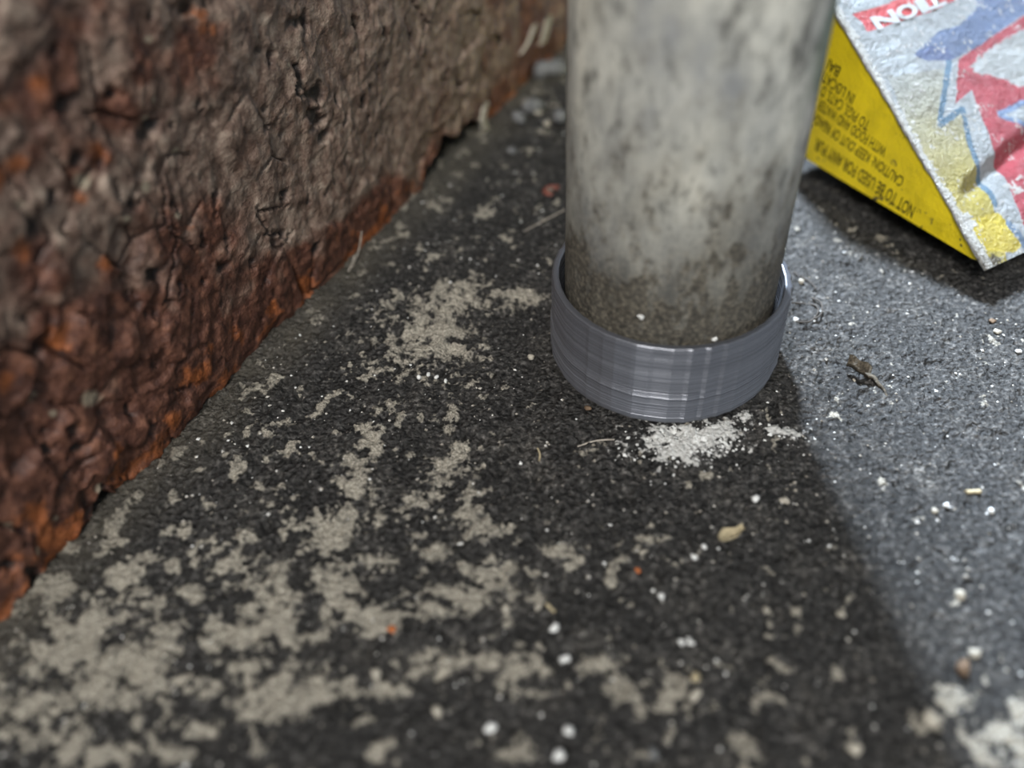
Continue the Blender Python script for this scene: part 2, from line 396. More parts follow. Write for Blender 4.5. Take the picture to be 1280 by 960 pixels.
def build_iron():
    st = 0.5
    ss = np.arange(-130, 262, st)
    zs = np.concatenate([np.arange(0, 95, st), np.arange(95, 361, 3.0)])
    s, z = np.meshgrid(ss, zs, indexing='ij')
    # ragged lower edge, with a corroded notch further back
    foot = -1.2 + 1.6 * sstep(0.45, 0.75, fbm(ss / 9, ss * 0, 61, 3))
    s1 = wall_uv(548, 240)[0]; s2 = wall_uv(600, 172)[0]
    foot = foot + 7.0 * sstep(s1 - 12, s1 + 3, ss) * (1 - sstep(s2 - 4, s2 + 6, ss)) * (0.6 + 0.8 * fbm(ss / 3, ss * 0, 63, 2))
    sn = wall_uv(140, 632)[0]
    foot = foot + 3.2 * np.exp(-((ss - sn) / 2.2) ** 2)
    foot = np.maximum(foot, -1.2)
    zz = foot[:, None] * np.clip(1 - z / 14, 0, 1) + z
    # relief: undulation, lifted plates, cracks, pits
    wob = 4 * (fbm(s / 18, z / 18, 5, 3) - 0.5)
    d1, d2, val = worley((s + wob) / 11, (z + 1.2 * wob) / 13, 31)
    plate = (val - 0.5) * 1.0 * sstep(0.0, 0.12, d2 - d1)
    crack = (1 - sstep(0.0, 0.05, d2 - d1)) * sstep(0.58, 0.66, fbm(s / 14, z / 14, 12, 2))
    e1, e2, ev = worley((s + wob * .5) / 3.4, (z + wob * .5) / 4.2, 77)
    flake = (ev - 0.5) * 0.55 * sstep(0.0, 0.15, e2 - e1)
    h = 2.6 * (fbm(s / 34, z / 34, 2, 3) - 0.5) + plate + flake + 1.3 * (fbm(s / 4, z / 5, 15, 4, 0.6) - 0.5) - 0.9 * crack
    near = sstep(90, 40, s)                                    # the near end is more deeply scaled
    n1, n2, nv = worley((s + 1.5 * wob) / 6.5, (z + 1.5 * wob) / 7.5, 45)
    h = h + near * (nv - 0.5) * 2.0 * sstep(0.0, 0.2, n2 - n1)
    pit = np.clip(wall_blobs(s, zz, PITS) + 1.5 * (fbm(s / 2.4, z / 2.4, 33, 3) - 0.5), 0, 1)
    rp = sstep(0.75, 0.82, fbm(s / 3.5, z / 4.5, 51, 3))
    pit = np.clip(np.maximum(pit, 0.8 * rp), 0, 1); pit = np.maximum(pit, 0.75 * crack)
    h = h - 1.2 * sstep(0.15, 0.6, pit)
    ob = wall_blobs(s + 1.2 * wob, zz + wob, ORNG)
    orange = np.clip(0.14 + 0.62 * ob + 1.1 * (fbm(s / 5, z / 5, 19, 3) - 0.5), -0.3, 1)
    orange = np.maximum(orange, (0.10 + 0.55 * sstep(8, 1, zz) + 1.2 * (fbm(s / 7, z / 4, 29, 3) - 0.5)) * 0.9)
    red = 0.27 + 1.1 * (fbm(s / 13, z / 16, 87, 3) - 0.5) + 0.75 * sstep(22 + 30 * near, 2, zz) * sstep(250, 20, s) + 0.10 * near - 0.25 * sstep(60, 110, s) * sstep(4, 16, zz) + 0.40 * sstep(150, 200, s)
    red = red + 0.26 * sstep(-0.6, 0.4, ob)
    pale = np.clip(0.25 + 0.7 * wall_blobs(s, zz, PALE), 0, 1)
    ends = sstep(0, 6, s - ss[0]) * sstep(0, 6, ss[-1] - s) * sstep(0, 6, 359 - z)
    h = h * (0.15 + 0.85 * ends) - 1.0
    X = W0[0] + WD[0] * s + WN[0] * h; Y = W0[1] + WD[1] * s + WN[1] * h
    n, m = s.shape
    V = [np.stack([X, Y, zz], -1).reshape(-1, 3)]
    Fq = [grid_faces(n, m, flip=False)]
    A = {k: [a.ravel()] for k, a in (('pit', pit), ('orange', orange), ('red', red), ('pale', pale))}
    # closed back: top strip, rear face, underside, ends of a 45 mm thick beam
    off = n * m; T = 45.0
    fr = V[0].reshape(n, m, 3)
    def back(P, zc): Q = P.copy(); Q[:, 0] = W0[0] + WD[0] * ss - WN[0] * T; Q[:, 1] = W0[1] + WD[1] * ss - WN[1] * T; Q[:, 2] = zc; return Q
    prof = [fr[:, m - 1], back(fr[:, m - 1], fr[0, m - 1, 2]), back(fr[:, 0], -1.0), 0.4 * fr[:, 0] + 0.6 * back(fr[:, 0], fr[:, 0, 2]), fr[:, 0]]
    Vp = np.stack(prof, 1); V.append(Vp.reshape(-1, 3)); Fq.append(grid_faces(n, 5, off, flip=False))
    for k in A: A[k].append(np.full(n * 5, 0.3 if k in ('red', 'orange') else 0.0))
    off += n * 5
    for end, fl in ((0, False), (n - 1, True)):
        c = fr[end]; bk = c.copy(); bk[:, 0] = W0[0] + WD[0] * ss[end] - WN[0] * T; bk[:, 1] = W0[1] + WD[1] * ss[end] - WN[1] * T
        V.append(np.stack([c, bk], 0).reshape(-1, 3)); Fq.append(grid_faces(2, m, off, flip=not fl)); off += 2 * m
        for k in A: A[k].append(np.full(2 * m, 0.3 if k in ('red', 'orange') else 0.0))
    me = mesh_np('iron_beam', np.concatenate(V), np.concatenate(Fq), True, {k: np.concatenate(a) for k, a in A.items()})
    me.materials.append(M_RUST)
    root = bpy.data.objects.new('iron_beam', None); COL.objects.link(root)
    root.location = Vector((W0[0] + WD[0] * 55, W0[1] + WD[1] * 55, 0)) * MM
    o = obj('rusted_face', me, None, root); o.matrix_parent_inverse = Matrix.Translation(-root.location)
    tag(root, 'heavily rusted flaking iron beam standing along the left of the floor', 'iron beam')
    return root
IRON = build_iron()
def iron_child(name, me, mat, label=None):
    o = obj(name, me, mat, IRON); o.matrix_parent_inverse = Matrix.Translation(-IRON.location)
    if label: o['label'] = label
    return o

# ---------------------------------------------------------------- pipe
def build_pipe():
    r, ri, hgt = 21.2, 18.2, 330.0
    n = 220; zs = np.concatenate([[0.05, 0.4], np.arange(1, 120, 0.9), np.arange(120, hgt, 6), [hgt]])
    th = np.linspace(0, 2 * np.pi, n, endpoint=False)
    T, Z = np.meshgrid(th, zs, indexing='ij')
    a = np.cos(T); b = np.sin(T)
    # seamless noise around the pipe from two planes
    nn = 0.5 * (fbm(a * r / 7 + 40, Z / 14 + b * 2, 3, 4) + fbm(b * r / 7 + 20, Z / 14 - a * 2, 6, 4)) - 0.5
    R = r + 0.35 * nn - 0.5 * (Z < 0.3)
    X = a * R - 0.15; Y = b * R
    grime = np.clip(1.2 - (Z - 12) / 46, 0.0, 1) ** 1.2 + 0.9 * nn
    d = at(1010, 25, 60)[:2]
    ga = math.atan2(-0.93, 0.42)
    green = np.exp(-((np.angle(np.exp(1j * (T + 0.55))) / 0.22) ** 2)) * sstep(48, 66, Z) * sstep(0.45, 0.6, 0.55 + nn)
    V = np.stack([X, Y, Z], -1).reshape(-1, 3); m = len(zs)
    Fq = [grid_faces(n, m, wrap=True)]
    # inner bore and the two rims
    inner = np.stack([np.c_[np.cos(th) * ri - 0.15, np.sin(th) * ri, np.full(n, zc)] for zc in (hgt, 0.05)], 1).reshape(-1, 3)
    off = len(V); Fq.append(grid_faces(n, 2, off, wrap=True))
    i = np.arange(n); j = (i + 1) % n
    Fq.append(np.stack([i * m + m - 1, j * m + m - 1, off + 2 * j, off + 2 * i], -1))
    Fq.append(np.stack([off + 2 * i + 1, off + 2 * j + 1, j * m, i * m], -1))
    me = mesh_np('pipe', np.concatenate([V, inner]), np.concatenate(Fq), True,
                 {'grime': np.r_[grime.ravel(), np.ones(2 * n)], 'green': np.r_[green.ravel(), np.zeros(2 * n)]})
    o = obj('pipe', me, M_PIPE)
    tag(o, 'thick grimy grey pipe standing upright inside the printed ring', 'pipe')
    return o
build_pipe()

# ---------------------------------------------------------------- printed ring
def build_ring():
    H, Ro, Ri = 19.3, 24.0, 22.5
    nf, sub = 44, 4                                        # flat facets, each split for the shading of the layers
    n = nf * sub
    seam = math.radians(-90 + 9)
    ang = np.array([seam + (k // sub + (k % sub) / sub) * 2 * np.pi / nf for k in range(n)])
    # distance to a flat facet
    loc = ((np.arange(n) % sub) / sub - 0.5) * 2 * np.pi / nf
    facet = np.cos(np.pi / nf) / np.cos(loc)
    lay = 0.24
    prof = []                                              # (radius, z, side) outer upwards, top, inner downwards
    zc = 0.0; k = 0; rr = random.Random(3)
    while zc < H - 0.5:
        wob = rr.uniform(-0.012, 0.012) + (rr.uniform(-0.07, 0.07) if zc < 8.2 else 0)
        foot = -0.35 * max(0, 1 - zc / 1.2)
        prof += [(Ro + wob + foot - 0.03, zc + 0.02), (Ro + wob + foot + 0.03, zc + lay * 0.5), (Ro + wob + foot - 0.03, zc + lay - 0.02)]
        zc += lay
    prof += [(Ro - 0.06, H - 0.25), (Ro - 0.22, H - 0.06), (Ro - 0.5, H), (Ri + 0.45, H), (Ri + 0.15, H - 0.08), (Ri, H - 0.3)]
    zi = H - 0.5
    while zi > 0.2:
        wob = rr.uniform(-0.04, 0.04)
        prof += [(Ri + wob - 0.03, zi), (Ri + wob + 0.03, zi - lay * 0.5)]
        zi -= lay
    prof += [(Ri, 0.02)]
    P = np.array(prof); m = len(P)
    A = ang[:, None]; rad = P[None, :, 0] * facet[:, None]
    Z = np.broadcast_to(P[None, :, 1], rad.shape).copy()
    # lower band a touch proud on one side of the seam, its top line running level to the seam
    frac = ((ang - seam) % (2 * np.pi)) / (2 * np.pi)
    outer = (P[:, 0] > Ro - 0.6)
    lowband = outer & (P[:, 1] < 8.4)
    proud = np.where(frac > 0.42, 0.22, 0.0) * sstep(1.0, 0.985, frac)
    rad = rad + proud[:, None] * lowband[None, :]
    # slight per-facet jitter so neighbouring flats catch the light differently
    jit = np.array([rr.uniform(-0.09, 0.09) for _ in range(nf)])[np.arange(n) // sub]
    rad = rad + (jit[:, None] * outer[None, :]) * np.clip(Z / 6, 0, 1) * np.clip((H - Z) / 2, 0, 1)
    tilt = np.array([rr.uniform(-0.11, 0.11) for _ in range(nf)])[np.arange(n) // sub] * loc * Ro
    rad = rad + tilt[:, None] * outer[None, :]
    X = np.cos(A) * rad; Y = np.sin(A) * rad
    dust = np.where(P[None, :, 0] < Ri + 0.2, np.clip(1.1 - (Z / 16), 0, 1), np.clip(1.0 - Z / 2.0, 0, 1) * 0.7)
    V = np.stack([X, Y, Z], -1).reshape(-1, 3)
    Fq = grid_faces(n, m, wrap=True)
    i = np.arange(n); j = (i + 1) % n
    Fb = np.stack([i * m + m - 1, j * m + m - 1, j * m, i * m], -1)
    me = mesh_np('wall', V, np.concatenate([Fq, Fb]), False, {'dust': dust.ravel()})
    root = bpy.data.objects.new('plastic_ring', None); COL.objects.link(root)
    obj('ring_wall', me, M_RING, root)
    # vertical print seam on the front
    bm = bmesh.new()
    for z0 in np.arange(0.4, 8.3, 0.24):
        c = Vector((math.cos(seam) * 24.02, math.sin(seam) * 24.02, z0 + 0.12)) * MM
        bmesh.ops.create_cube(bm, size=1.0, matrix=Matrix.Translation(c) @ Matrix.Rotation(seam, 4, 'Z') @ Matrix.Diagonal((0.30 * MM, 0.26 * MM, 0.2 * MM, 1)))
    sm = bpy.data.meshes.new('seam'); bm.to_mesh(sm); bm.free()
    s = obj('print_seam', sm, M_RING, root); s['label'] = 'short vertical print seam on the lower front'
    tag(root, 'grey plastic ring with fine print layers around the foot of the pipe', 'ring')
    return root
build_ring()

# ---------------------------------------------------------------- carton
CZ = 6.5
CC = at(1236, 336, CZ)                                                  # near corner, held off the floor by the bulged base
CE = at(1017, 204, CZ) - CC; CE = CE / np.linalg.norm(CE)
CR = np.array([CE[1], -CE[0], 0.0])
_q = on_plane(1050, 22, CC, CR)
SL = (_q[2] - CZ) / ((_q - CC) @ CE)
DEPTH, WIDTH = 66.0, 96.0
CS = CE + np.array([0, 0, SL]); SLEN = np.linalg.norm(CS); CSU = CS / SLEN
CN = np.cross(CR, CSU)                                                  # outward normal of the sloping front
SN = -CR                                                               # outward normal of the yellow side
def face_ab(px, py):
    P = on_plane(px, py, CC, CN); return ((P - CC) @ CR, (P - CC) @ CSU)
def side_ez(px, py):
    P = on_plane(px, py, CC, SN); return ((P - CC) @ CE, P[2])
def front_disp(a, b):
    h = 1.3 * (fbm(a / 16, b / 16, 4, 3) - 0.5) + 0.6 * (fbm(a / 3.0, b / 3.0, 14, 3) - 0.5)
    h = h - 1.6 * np.exp(-((b - 16 - 0.25 * a) / 2.2) ** 2) * sstep(2, 9, a)
    edge = sstep(0, 5, a) * sstep(0, 4, b) * sstep(0, 5, WIDTH - a) * sstep(0, 5, DEPTH * SLEN - b)
    return h * edge
def side_disp(e, t):
    return 0.7 * (fbm(e / 14, t / 9, 9, 3) - 0.5) * 4 * np.clip(t, 0, .5) * np.clip(1 - t, 0, .5) * 2
def inpoly(X, Y, poly):
    ins = np.zeros(X.shape, bool); n = len(poly)
    for k in range(n):
        x1, y1 = poly[k]; x2, y2 = poly[(k + 1) % n]
        if y1 == y2: continue
        c = ((y1 > Y) != (y2 > Y)) & (X < (x2 - x1) * (Y - y1) / (y2 - y1) + x1); ins ^= c
    return ins
def stroke(X, Y, pts, wd):
    d = np.full(X.shape, 1e9)
    for (x1, y1), (x2, y2) in zip(pts[:-1], pts[1:]):
        t = np.clip(((X - x1) * (x2 - x1) + (Y - y1) * (y2 - y1)) / ((x2 - x1) ** 2 + (y2 - y1) ** 2 + 1e-9), 0, 1)
        d = np.minimum(d, np.hypot(X - x1 - t * (x2 - x1), Y - y1 - t * (y2 - y1)))
    return d < wd / 2

CARTON = bpy.data.objects.new('bait_carton', None); COL.objects.link(CARTON); CARTON.location = Vector((CC[0] + 30, CC[1] + 60, 0)) * MM
def cchild(name, me, mat, parent=None, label=None):
    p = parent or CARTON
    o = obj(name, me, mat, p); o.matrix_parent_inverse = Matrix.Translation(-CARTON.location) if p is CARTON else Matrix()
    if label: o['label'] = label
    return o

def build_carton():
    L = DEPTH * SLEN
    st = 0.28
    bs = np.concatenate([np.arange(0, 96, st), np.arange(96, L + 2.9, 3.0)]); bs = bs[bs < L]; bs = np.append(bs, L)
    as_ = np.concatenate([np.arange(0, 58, st), np.arange(58, WIDTH, 3.0), [WIDTH]])
    a, b = np.meshgrid(as_, bs, indexing='ij')
    wx = a + 0.5 * (fbm(a / 2.5, b / 2.5, 3, 3) - 0.5); wy = b + 0.5 * (fbm(a / 2.5, b / 2.5, 8, 3) - 0.5)
    P = lambda pts: [face_ab(*q) for q in pts]
    col = np.empty(a.shape + (3,)); col[:] = (0.245, 0.262, 0.27)
    def paint(mask, c, k=1.0): col[mask] = (1 - k) * col[mask] + k * np.array(c)
    yel = (0.30, 0.25, 0.055)
    # pale yellow ground fading in towards the front
    ff = sstep(60, 10, b + 4 * (fbm(a / 6, b / 6, 2, 3) - 0.5))
    my = inpoly(wx, wy, P([(1108, 95), (1184, 86), (1176, 158), (1205, 140), (1262, 336), (1240, 345), (1200, 300)]))
    base = np.array((0.245, 0.262, 0.27)); col[my] = (base + (np.array(yel) - base) * ff[..., None])[my]
    # red burst with white and blue outline
    paint(inpoly(wx, wy, P([(1197, 75), (1280, 20), (1330, -10), (1420, 330), (1300, 345), (1241, 182), (1215, 113), (1194, 129)])), (0.30, 0.045, 0.06))
    paint(inpoly(wx, wy, P([(1185, 77), (1197, 75), (1194, 129), (1215, 113), (1241, 182), (1258, 225), (1300, 345), (1275, 345), (1240, 256), (1202, 138), (1175, 157)])), (0.28, 0.30, 0.31))
    paint(stroke(wx, wy, P([(1185, 77), (1175, 156), (1203, 136), (1213, 180), (1234, 236), (1242, 256)]), 1.5), (0.08, 0.14, 0.20))
    paint(inpoly(wx, wy, P([(1208, 275), (1245, 266), (1280, 305), (1268, 316), (1228, 314)])), (0.40, 0.32, 0.04))
    paint(stroke(wx, wy, P([(1260, 282), (1292, 318)]), 2.0), (0.10, 0.15, 0.22))
    # blue wedge
    paint(inpoly(wx, wy, P([(1140, 70), (1173, 39), (1197, 33), (1219, 13), (1222, -30), (1340, -30), (1280, 18), (1219, 61), (1190, 75), (1158, 77)])), (0.09, 0.125, 0.21))
    paint(inpoly(wx, wy, P([(1140, 70), (1162, 58), (1185, 60), (1190, 75), (1160, 78)])), (0.06, 0.08, 0.17), 0.6)
    paint(inpoly(wx, wy, P([(1247, 142), (1320, 105), (1320, 172), (1280, 154)])), (0.28, 0.30, 0.31))
    paint(stroke(wx, wy, P([(1250, 141), (1320, 110)]), 1.4), (0.14, 0.2, 0.32))
    paint(stroke(wx, wy, P([(1250, 143), (1290, 158), (1330, 170)]), 1.4), (0.14, 0.2, 0.32))
    # white feathery tuft over the red
    tuft = inpoly(wx + 1.6 * (fbm(a / 1.2, b / 1.2, 66, 2) - 0.5), wy + 1.6 * (fbm(a / 1.2, b / 1.2, 67, 2) - 0.5), P([(1210, 84), (1240, 58), (1330, 8), (1345, 92), (1275, 108), (1250, 98), (1225, 90)]))
    paint(tuft, (0.30, 0.315, 0.315)); g = tuft & (vnoise(a / 0.9 + b / 3, b / 2.4, 5) < 0.25); paint(g, (0.30, 0.30, 0.30), 0.6)
    # red name strip and the faint grey arcs beside it
    paint(inpoly(wx, wy, P([(1064, 18), (1140, -6), (1200, -24), (1214, -8), (1160, 16), (1082, 40), (1078, 28)])), (0.42, 0.06, 0.065))
    paint(stroke(wx, wy, P([(1086, 42), (1140, 37), (1168, 28), (1173, 16), (1166, 14)]), 1.0), (0.25, 0.27, 0.28))
    paint(stroke(wx, wy, P([(1178, 15), (1205, 8), (1224, -8)]), 1.0), (0.25, 0.27, 0.28))
    for q in ([(1097, 66), (1122, 52)], [(1106, 80), (1140, 72)], [(1118, 92), (1142, 82)], [(1068, 6), (1100, -2)], [(1066, 2), (1090, -8)]):
        paint(stroke(wx, wy, P(q), 2.0), (0.36, 0.40, 0.42), 0.6)
    # scuffed creases
    worn = 0.62 * sstep(4.2, 0.8, a) + 0.75 * stroke(a, b, P([(1195, 292), (1225, 262), (1262, 238), (1285, 225)]), 3.6) * (fbm(a / 2, b / 2, 12, 3)) * 1.2
    worn = worn + 0.5 * sstep(3.0, 0.5, b) + 0.25 * (fbm(a / 5, b / 5, 99, 3) - 0.45)
    worn = np.maximum(worn, 0.9 * (fbm(a / 3, b / 3, 98, 3) > 0.66) * 0.55)
    cpx = face_ab(1240, 324)
    dirt = 0.9 * np.exp(-(((a - cpx[0]) / 2.2) ** 2 + ((b - cpx[1]) / 1.6) ** 2)) + 0.42 * sstep(2.5, 0, b)
    h = front_disp(a, b)
    V = CC + a[..., None] * CR + b[..., None] * CSU + h[..., None] * CN
    n, m = a.shape
    me = mesh_np('front_panel', V.reshape(-1, 3), grid_faces(n, m), True, {'worn': worn.ravel(), 'dirt': dirt.ravel()}, {'print': col})
    front = cchild('front_panel', me, M_FILM, None, 'wrinkled white film panel printed in red, blue and yellow')

    # yellow side: t runs from the lower edge (0) to the fold with the front (1)
    es = np.concatenate([np.arange(0, 70, 0.28), np.arange(70, DEPTH, 3), [DEPTH]]); ts = np.linspace(0, 1, 130)
    e, t = np.meshgrid(es, ts, indexing='ij')
    z = CZ + t * SL * e
    hs = side_disp(e, t) - 1.6 * sstep(5, 0, e) 
    # lower edge rounds under and the near corner is rubbed round
    V = CC * np.array([1, 1, 0]) + e[..., None] * CE + z[..., None] * np.array([0, 0, 1.]) + hs[..., None] * SN
    col = np.empty(e.shape + (3,)); col[:] = (0.86, 0.66, 0.012)
    worn = 0.58 * sstep(1.2, 0.0, (1 - t) * SL * e) + 0.7 * sstep(13, 5, e) * sstep(0.3, 0.8, t) + 0.14 * (fbm(e / 3, z / 3, 2, 3) - 0.5) + 0.25 * sstep(6, 1, e)
    dirt = 0.32 * sstep(2.6, 0.2, z - CZ) + 0.6 * sstep(0.70, 0.78, fbm(e / 2.2, z / 2.2, 22, 3)) + 0.2 * sstep(6, 1, e)
    me = mesh_np('side_panel', V.reshape(-1, 3), grid_faces(len(es), len(ts), flip=True), True, {'worn': worn.ravel(), 'dirt': dirt.ravel()}, {'print': col})
    side = cchild('side_panel', me, M_YEL, None, 'yellow triangular side panel with upside down black lettering')

    # other panels: far side, back, rounded-under base
    A = CC; B = CC + WIDTH * CR; Cb = B + DEPTH * CE; D = A + DEPTH * CE; top = np.array([0, 0, SL * DEPTH])
    def quad(nm, pts, mat, lab=None):
        pts = np.array(pts); cen = pts.mean(0)
        me = mesh_np(nm, pts, np.array([[0, 1, 2, 3]]) if len(pts) == 4 else np.array([[0, 1, 2]]), False,
                     {'worn': np.full(len(pts), .1), 'dirt': np.full(len(pts), .1)}, {'print': np.tile((0.66, 0.52, 0.012), (len(pts), 1))})
        return cchild(nm, me, mat, None, lab)
    quad('side_panel', [B, Cb, Cb + top], M_YEL)
    quad('back_panel', [Cb, D, D + top, Cb + top], M_YEL)
    ins = 14.0
    lowr = [A + ins * (CR + CE), B + ins * (CE - CR), Cb - ins * (CR + CE), D + ins * (CR - CE)]
    lowr = [np.array([q[0], q[1], 0.15]) for q in lowr]
    pts = np.array([A, B, Cb, D] + lowr)
    me = mesh_np('base', pts, np.array([[0, 4, 5, 1], [1, 5, 6, 2], [2, 6, 7, 3], [3, 7, 4, 0], [7, 6, 5, 4]]), False)
    cchild('base', me, M_CARD)
    # frayed white fold between side and front
    k = np.arange(0, DEPTH, 0.7); npt = 7
    rad = 0.55 + 0.5 * fbm(k / 3, k * 0, 5, 3) + 0.5 * sstep(20, 4, k)
    ph = np.linspace(0, 2 * np.pi, npt, endpoint=False)
    cen = CC + k[:, None] * CS - 0.3 * CN + 0.25 * CR + (0.5 * (fbm(k / 4, k * 0 + 3, 6, 3) - 0.5))[:, None] * CN
    V = cen[:, None, :] + rad[:, None, None] * (np.cos(ph)[None, :, None] * CN * 0.8 + np.sin(ph)[None, :, None] * CR)
    V = np.concatenate([V, V[:, :1]], 1)
    me = mesh_np('fold', V.reshape(-1, 3), grid_faces(len(k), npt + 1), True,
                 {'worn': np.full(len(k) * (npt + 1), 0.8), 'dirt': np.repeat(0.2 + 0.35 * sstep(14, 0, k), npt + 1)}, {'print': np.tile((0.6, 0.6, 0.56), (len(k) * (npt + 1), 1))})
    cchild('worn_fold', me, M_FILM, None, 'frayed white fold where print has rubbed off')
    # lettering
    def text(body, size, org, xd, yd, nrm, dispf, mat, parent, nm, bold=0.0, xs=1.0):
        cu = bpy.data.curves.new('txt', 'FONT'); cu.body = body; cu.size = size; cu.offset = bold
        cu.resolution_u = 3
        o = bpy.data.objects.new('txt', cu)
        me = bpy.data.meshes.new_from_object(o)
        bpy.data.objects.remove(o)
        me.name = nm
        for v in me.vertices:
            p = org + xd * v.co.x * xs + yd * v.co.y
            v.co = Vector(p + nrm * (dispf(p) + 0.10)) * MM
        return cchild(nm, me, mat, parent)
    def sd(p):
        ee = (p - CC) @ CE; tt = (p[2] - CZ) / max(SL * ee, 0.1)
        return float(side_disp(np.array([ee]), np.array([tt]))[0])
    down = np.array([0, 0, -1.0])
    lines = [('NOT TO BE USED FOR ANY PUR', (1146, 259), 0.06, (1022, 172), 4.9),
             ('CAUTION: KEEP OUT OF REACH', (1131, 223), 0.03, (1018, 140), 3.9),
             ('WITH FOOD AND WATER', (1109, 185), 0.03, (1026, 123), 3.9),
             ('TO PIGS, CATS, D', (1089, 152), 0.03, (1030, 106), 3.9),
             ('IN LOCATI', (1071, 119), 0.03, (1031, 88), 3.9),
             ('BAI', (1053, 85), 0.03, (1038, 73), 3.9)]
    for body, p0, bold, p1, size in lines:
        q0 = side_ez(*p0); q1 = side_ez(*p1)
        o0 = CC * np.array([1, 1, 0]) + q0[0] * CE + np.array([0, 0, q0[1]])
        o1 = CC * np.array([1, 1, 0]) + q1[0] * CE + np.array([0, 0, q1[1]])
        L_ = np.linalg.norm(o1 - o0); xd = (o1 - o0) / L_; yd = np.cross(SN, xd)
        cu = bpy.data.curves.new('tmp', 'FONT'); cu.body = body; cu.size = size
        tmp = bpy.data.objects.new('tmp', cu); mm_ = bpy.data.meshes.new_from_object(tmp); wdt = max(v.co.x for v in mm_.vertices); bpy.data.objects.remove(tmp)
        text(body, size, o0, xd, yd, SN, sd, M_INK, side, 'lettering', bold, L_ / wdt)
    def fd(p):
        aa = (p - CC) @ CR; bb = (p - CC) @ CSU
        return float(front_disp(np.array([aa]), np.array([bb]))[0])
    q0 = face_ab(1156, -6); q1 = face_ab(1087, 20)
    # letters read from the far side: N nearest the fold
    oN = face_ab(1112, 18); 
    for ch, p0, p1 in (('N', (1114, 13), (1089, 22)), ('O', (1139, 4), (1117, 12)), ('I', (1150, -1), (1144, 2)), ('T', (1172, -9), (1154, -2))):
        c0 = face_ab(*p0); c1 = face_ab(*p1)
        o0 = CC + c0[0] * CR + c0[1] * CSU; o1 = CC + c1[0] * CR + c1[1] * CSU
        L_ = np.linalg.norm(o1 - o0); xd = (o1 - o0) / L_; yd = np.cross(CN, xd)
        size = 5.0
        cu = bpy.data.curves.new('tmp', 'FONT'); cu.body = ch; cu.size = size
        tmp = bpy.data.objects.new('tmp', cu); mm_ = bpy.data.meshes.new_from_object(tmp); bpy.data.objects.remove(tmp)
        xs_ = [v.co.x for v in mm_.vertices]; wdt = max(xs_) - min(xs_)
        sc = L_ / wdt
        text(ch, size, o0 - xd * min(xs_) * sc, xd, yd, CN, lambda p: fd(p) + 0.08, M_INKB, front, 'lettering', 0.22, sc)
    tag(CARTON, 'crumpled wedge shaped yellow and white bait carton with upside down print', 'carton')
build_carton()

# ---------------------------------------------------------------- loose bits on the floor
def lump_mesh(name, r, seed, sq=(1, 1, 0.7), subd=2, amp=0.35):
    bm = bmesh.new(); bmesh.ops.create_icosphere(bm, subdivisions=subd, radius=1.0)
    rr = random.Random(seed); ph = [rr.uniform(0, 9) for _ in range(6)]
    for v in bm.verts:
        c = v.co
        k = 1 + amp * (math.sin(2.3 * c.x + ph[0]) * math.sin(2.1 * c.y + ph[1]) + 0.5 * math.sin(4.1 * c.z + ph[2]) * math.sin(3.7 * c.x + ph[3]) + 0.3 * math.sin(6.3 * c.y + ph[4]))
        v.co = Vector((c.x * sq[0], c.y * sq[1], c.z * sq[2])) * k * r * MM
    lo = min(v.co.z for v in bm.verts)
    for v in bm.verts: v.co.z -= lo
    me = bpy.data.meshes.new(name); bm.to_mesh(me); bm.free()
    return me
def tube_mesh(name, pts, rad, sides=6):
    pts = np.array(pts, float); n = len(pts)
    rad = np.full(n, rad) if np.isscalar(rad) else np.array(rad)
    t = np.gradient(pts, axis=0); t /= np.linalg.norm(t, axis=1)[:, None]
    ref = np.array([0.3, 0.2, 1.0]); a = np.cross(t, ref); a /= np.linalg.norm(a, axis=1)[:, None]; b = np.cross(t, a)
    ph = np.linspace(0, 2 * np.pi, sides, endpoint=False)
    V = pts[:, None] + rad[:, None, None] * (np.cos(ph)[None, :, None] * a[:, None] + np.sin(ph)[None, :, None] * b[:, None])
    i, j = np.meshgrid(np.arange(n - 1), np.arange(sides), indexing='ij'); j2 = (j + 1) % sides
    Fq = np.stack([i * sides + j, i * sides + j2, (i + 1) * sides + j2, (i + 1) * sides + j], -1).reshape(-1, 4)
    return mesh_np(name, V.reshape(-1, 3), Fq, True)
def spline(pts, n=24):
    pts = np.array(pts, float); k = len(pts); t = np.linspace(0, k - 1, n); out = []
    for u in t:
        i = min(int(u), k - 2); f = u - i
        p0, p1, p2, p3 = pts[max(i - 1, 0)], pts[i], pts[i + 1], pts[min(i + 2, k - 1)]
        out.append(0.5 * ((2 * p1) + (p2 - p0) * f + (2 * p0 - 5 * p1 + 4 * p2 - p3) * f * f + (3 * p1 - p0 - 3 * p2 + p3) * f ** 3))
    return np.array(out)
def floor_z(x, y): return float(floor_h(np.array([x]), np.array([y]))[0])
def drop(name, px, py, r, mat, label, cat, group=None, seed=None, sq=(1, 1, 0.75), rz=None):
    p = at(px, py); sd_ = seed if seed is not None else int(px * 7 + py)
    o = obj(name, lump_mesh(name, r, sd_, sq), mat, None, (p[0], p[1], floor_z(p[0], p[1]) - 0.15 * r))
    for pl in o.data.polygons: pl.use_smooth = True
    o.rotation_euler.z = rz if rz is not None else random.Random(sd_).uniform(0, 6)
    return tag(o, label, cat, group)

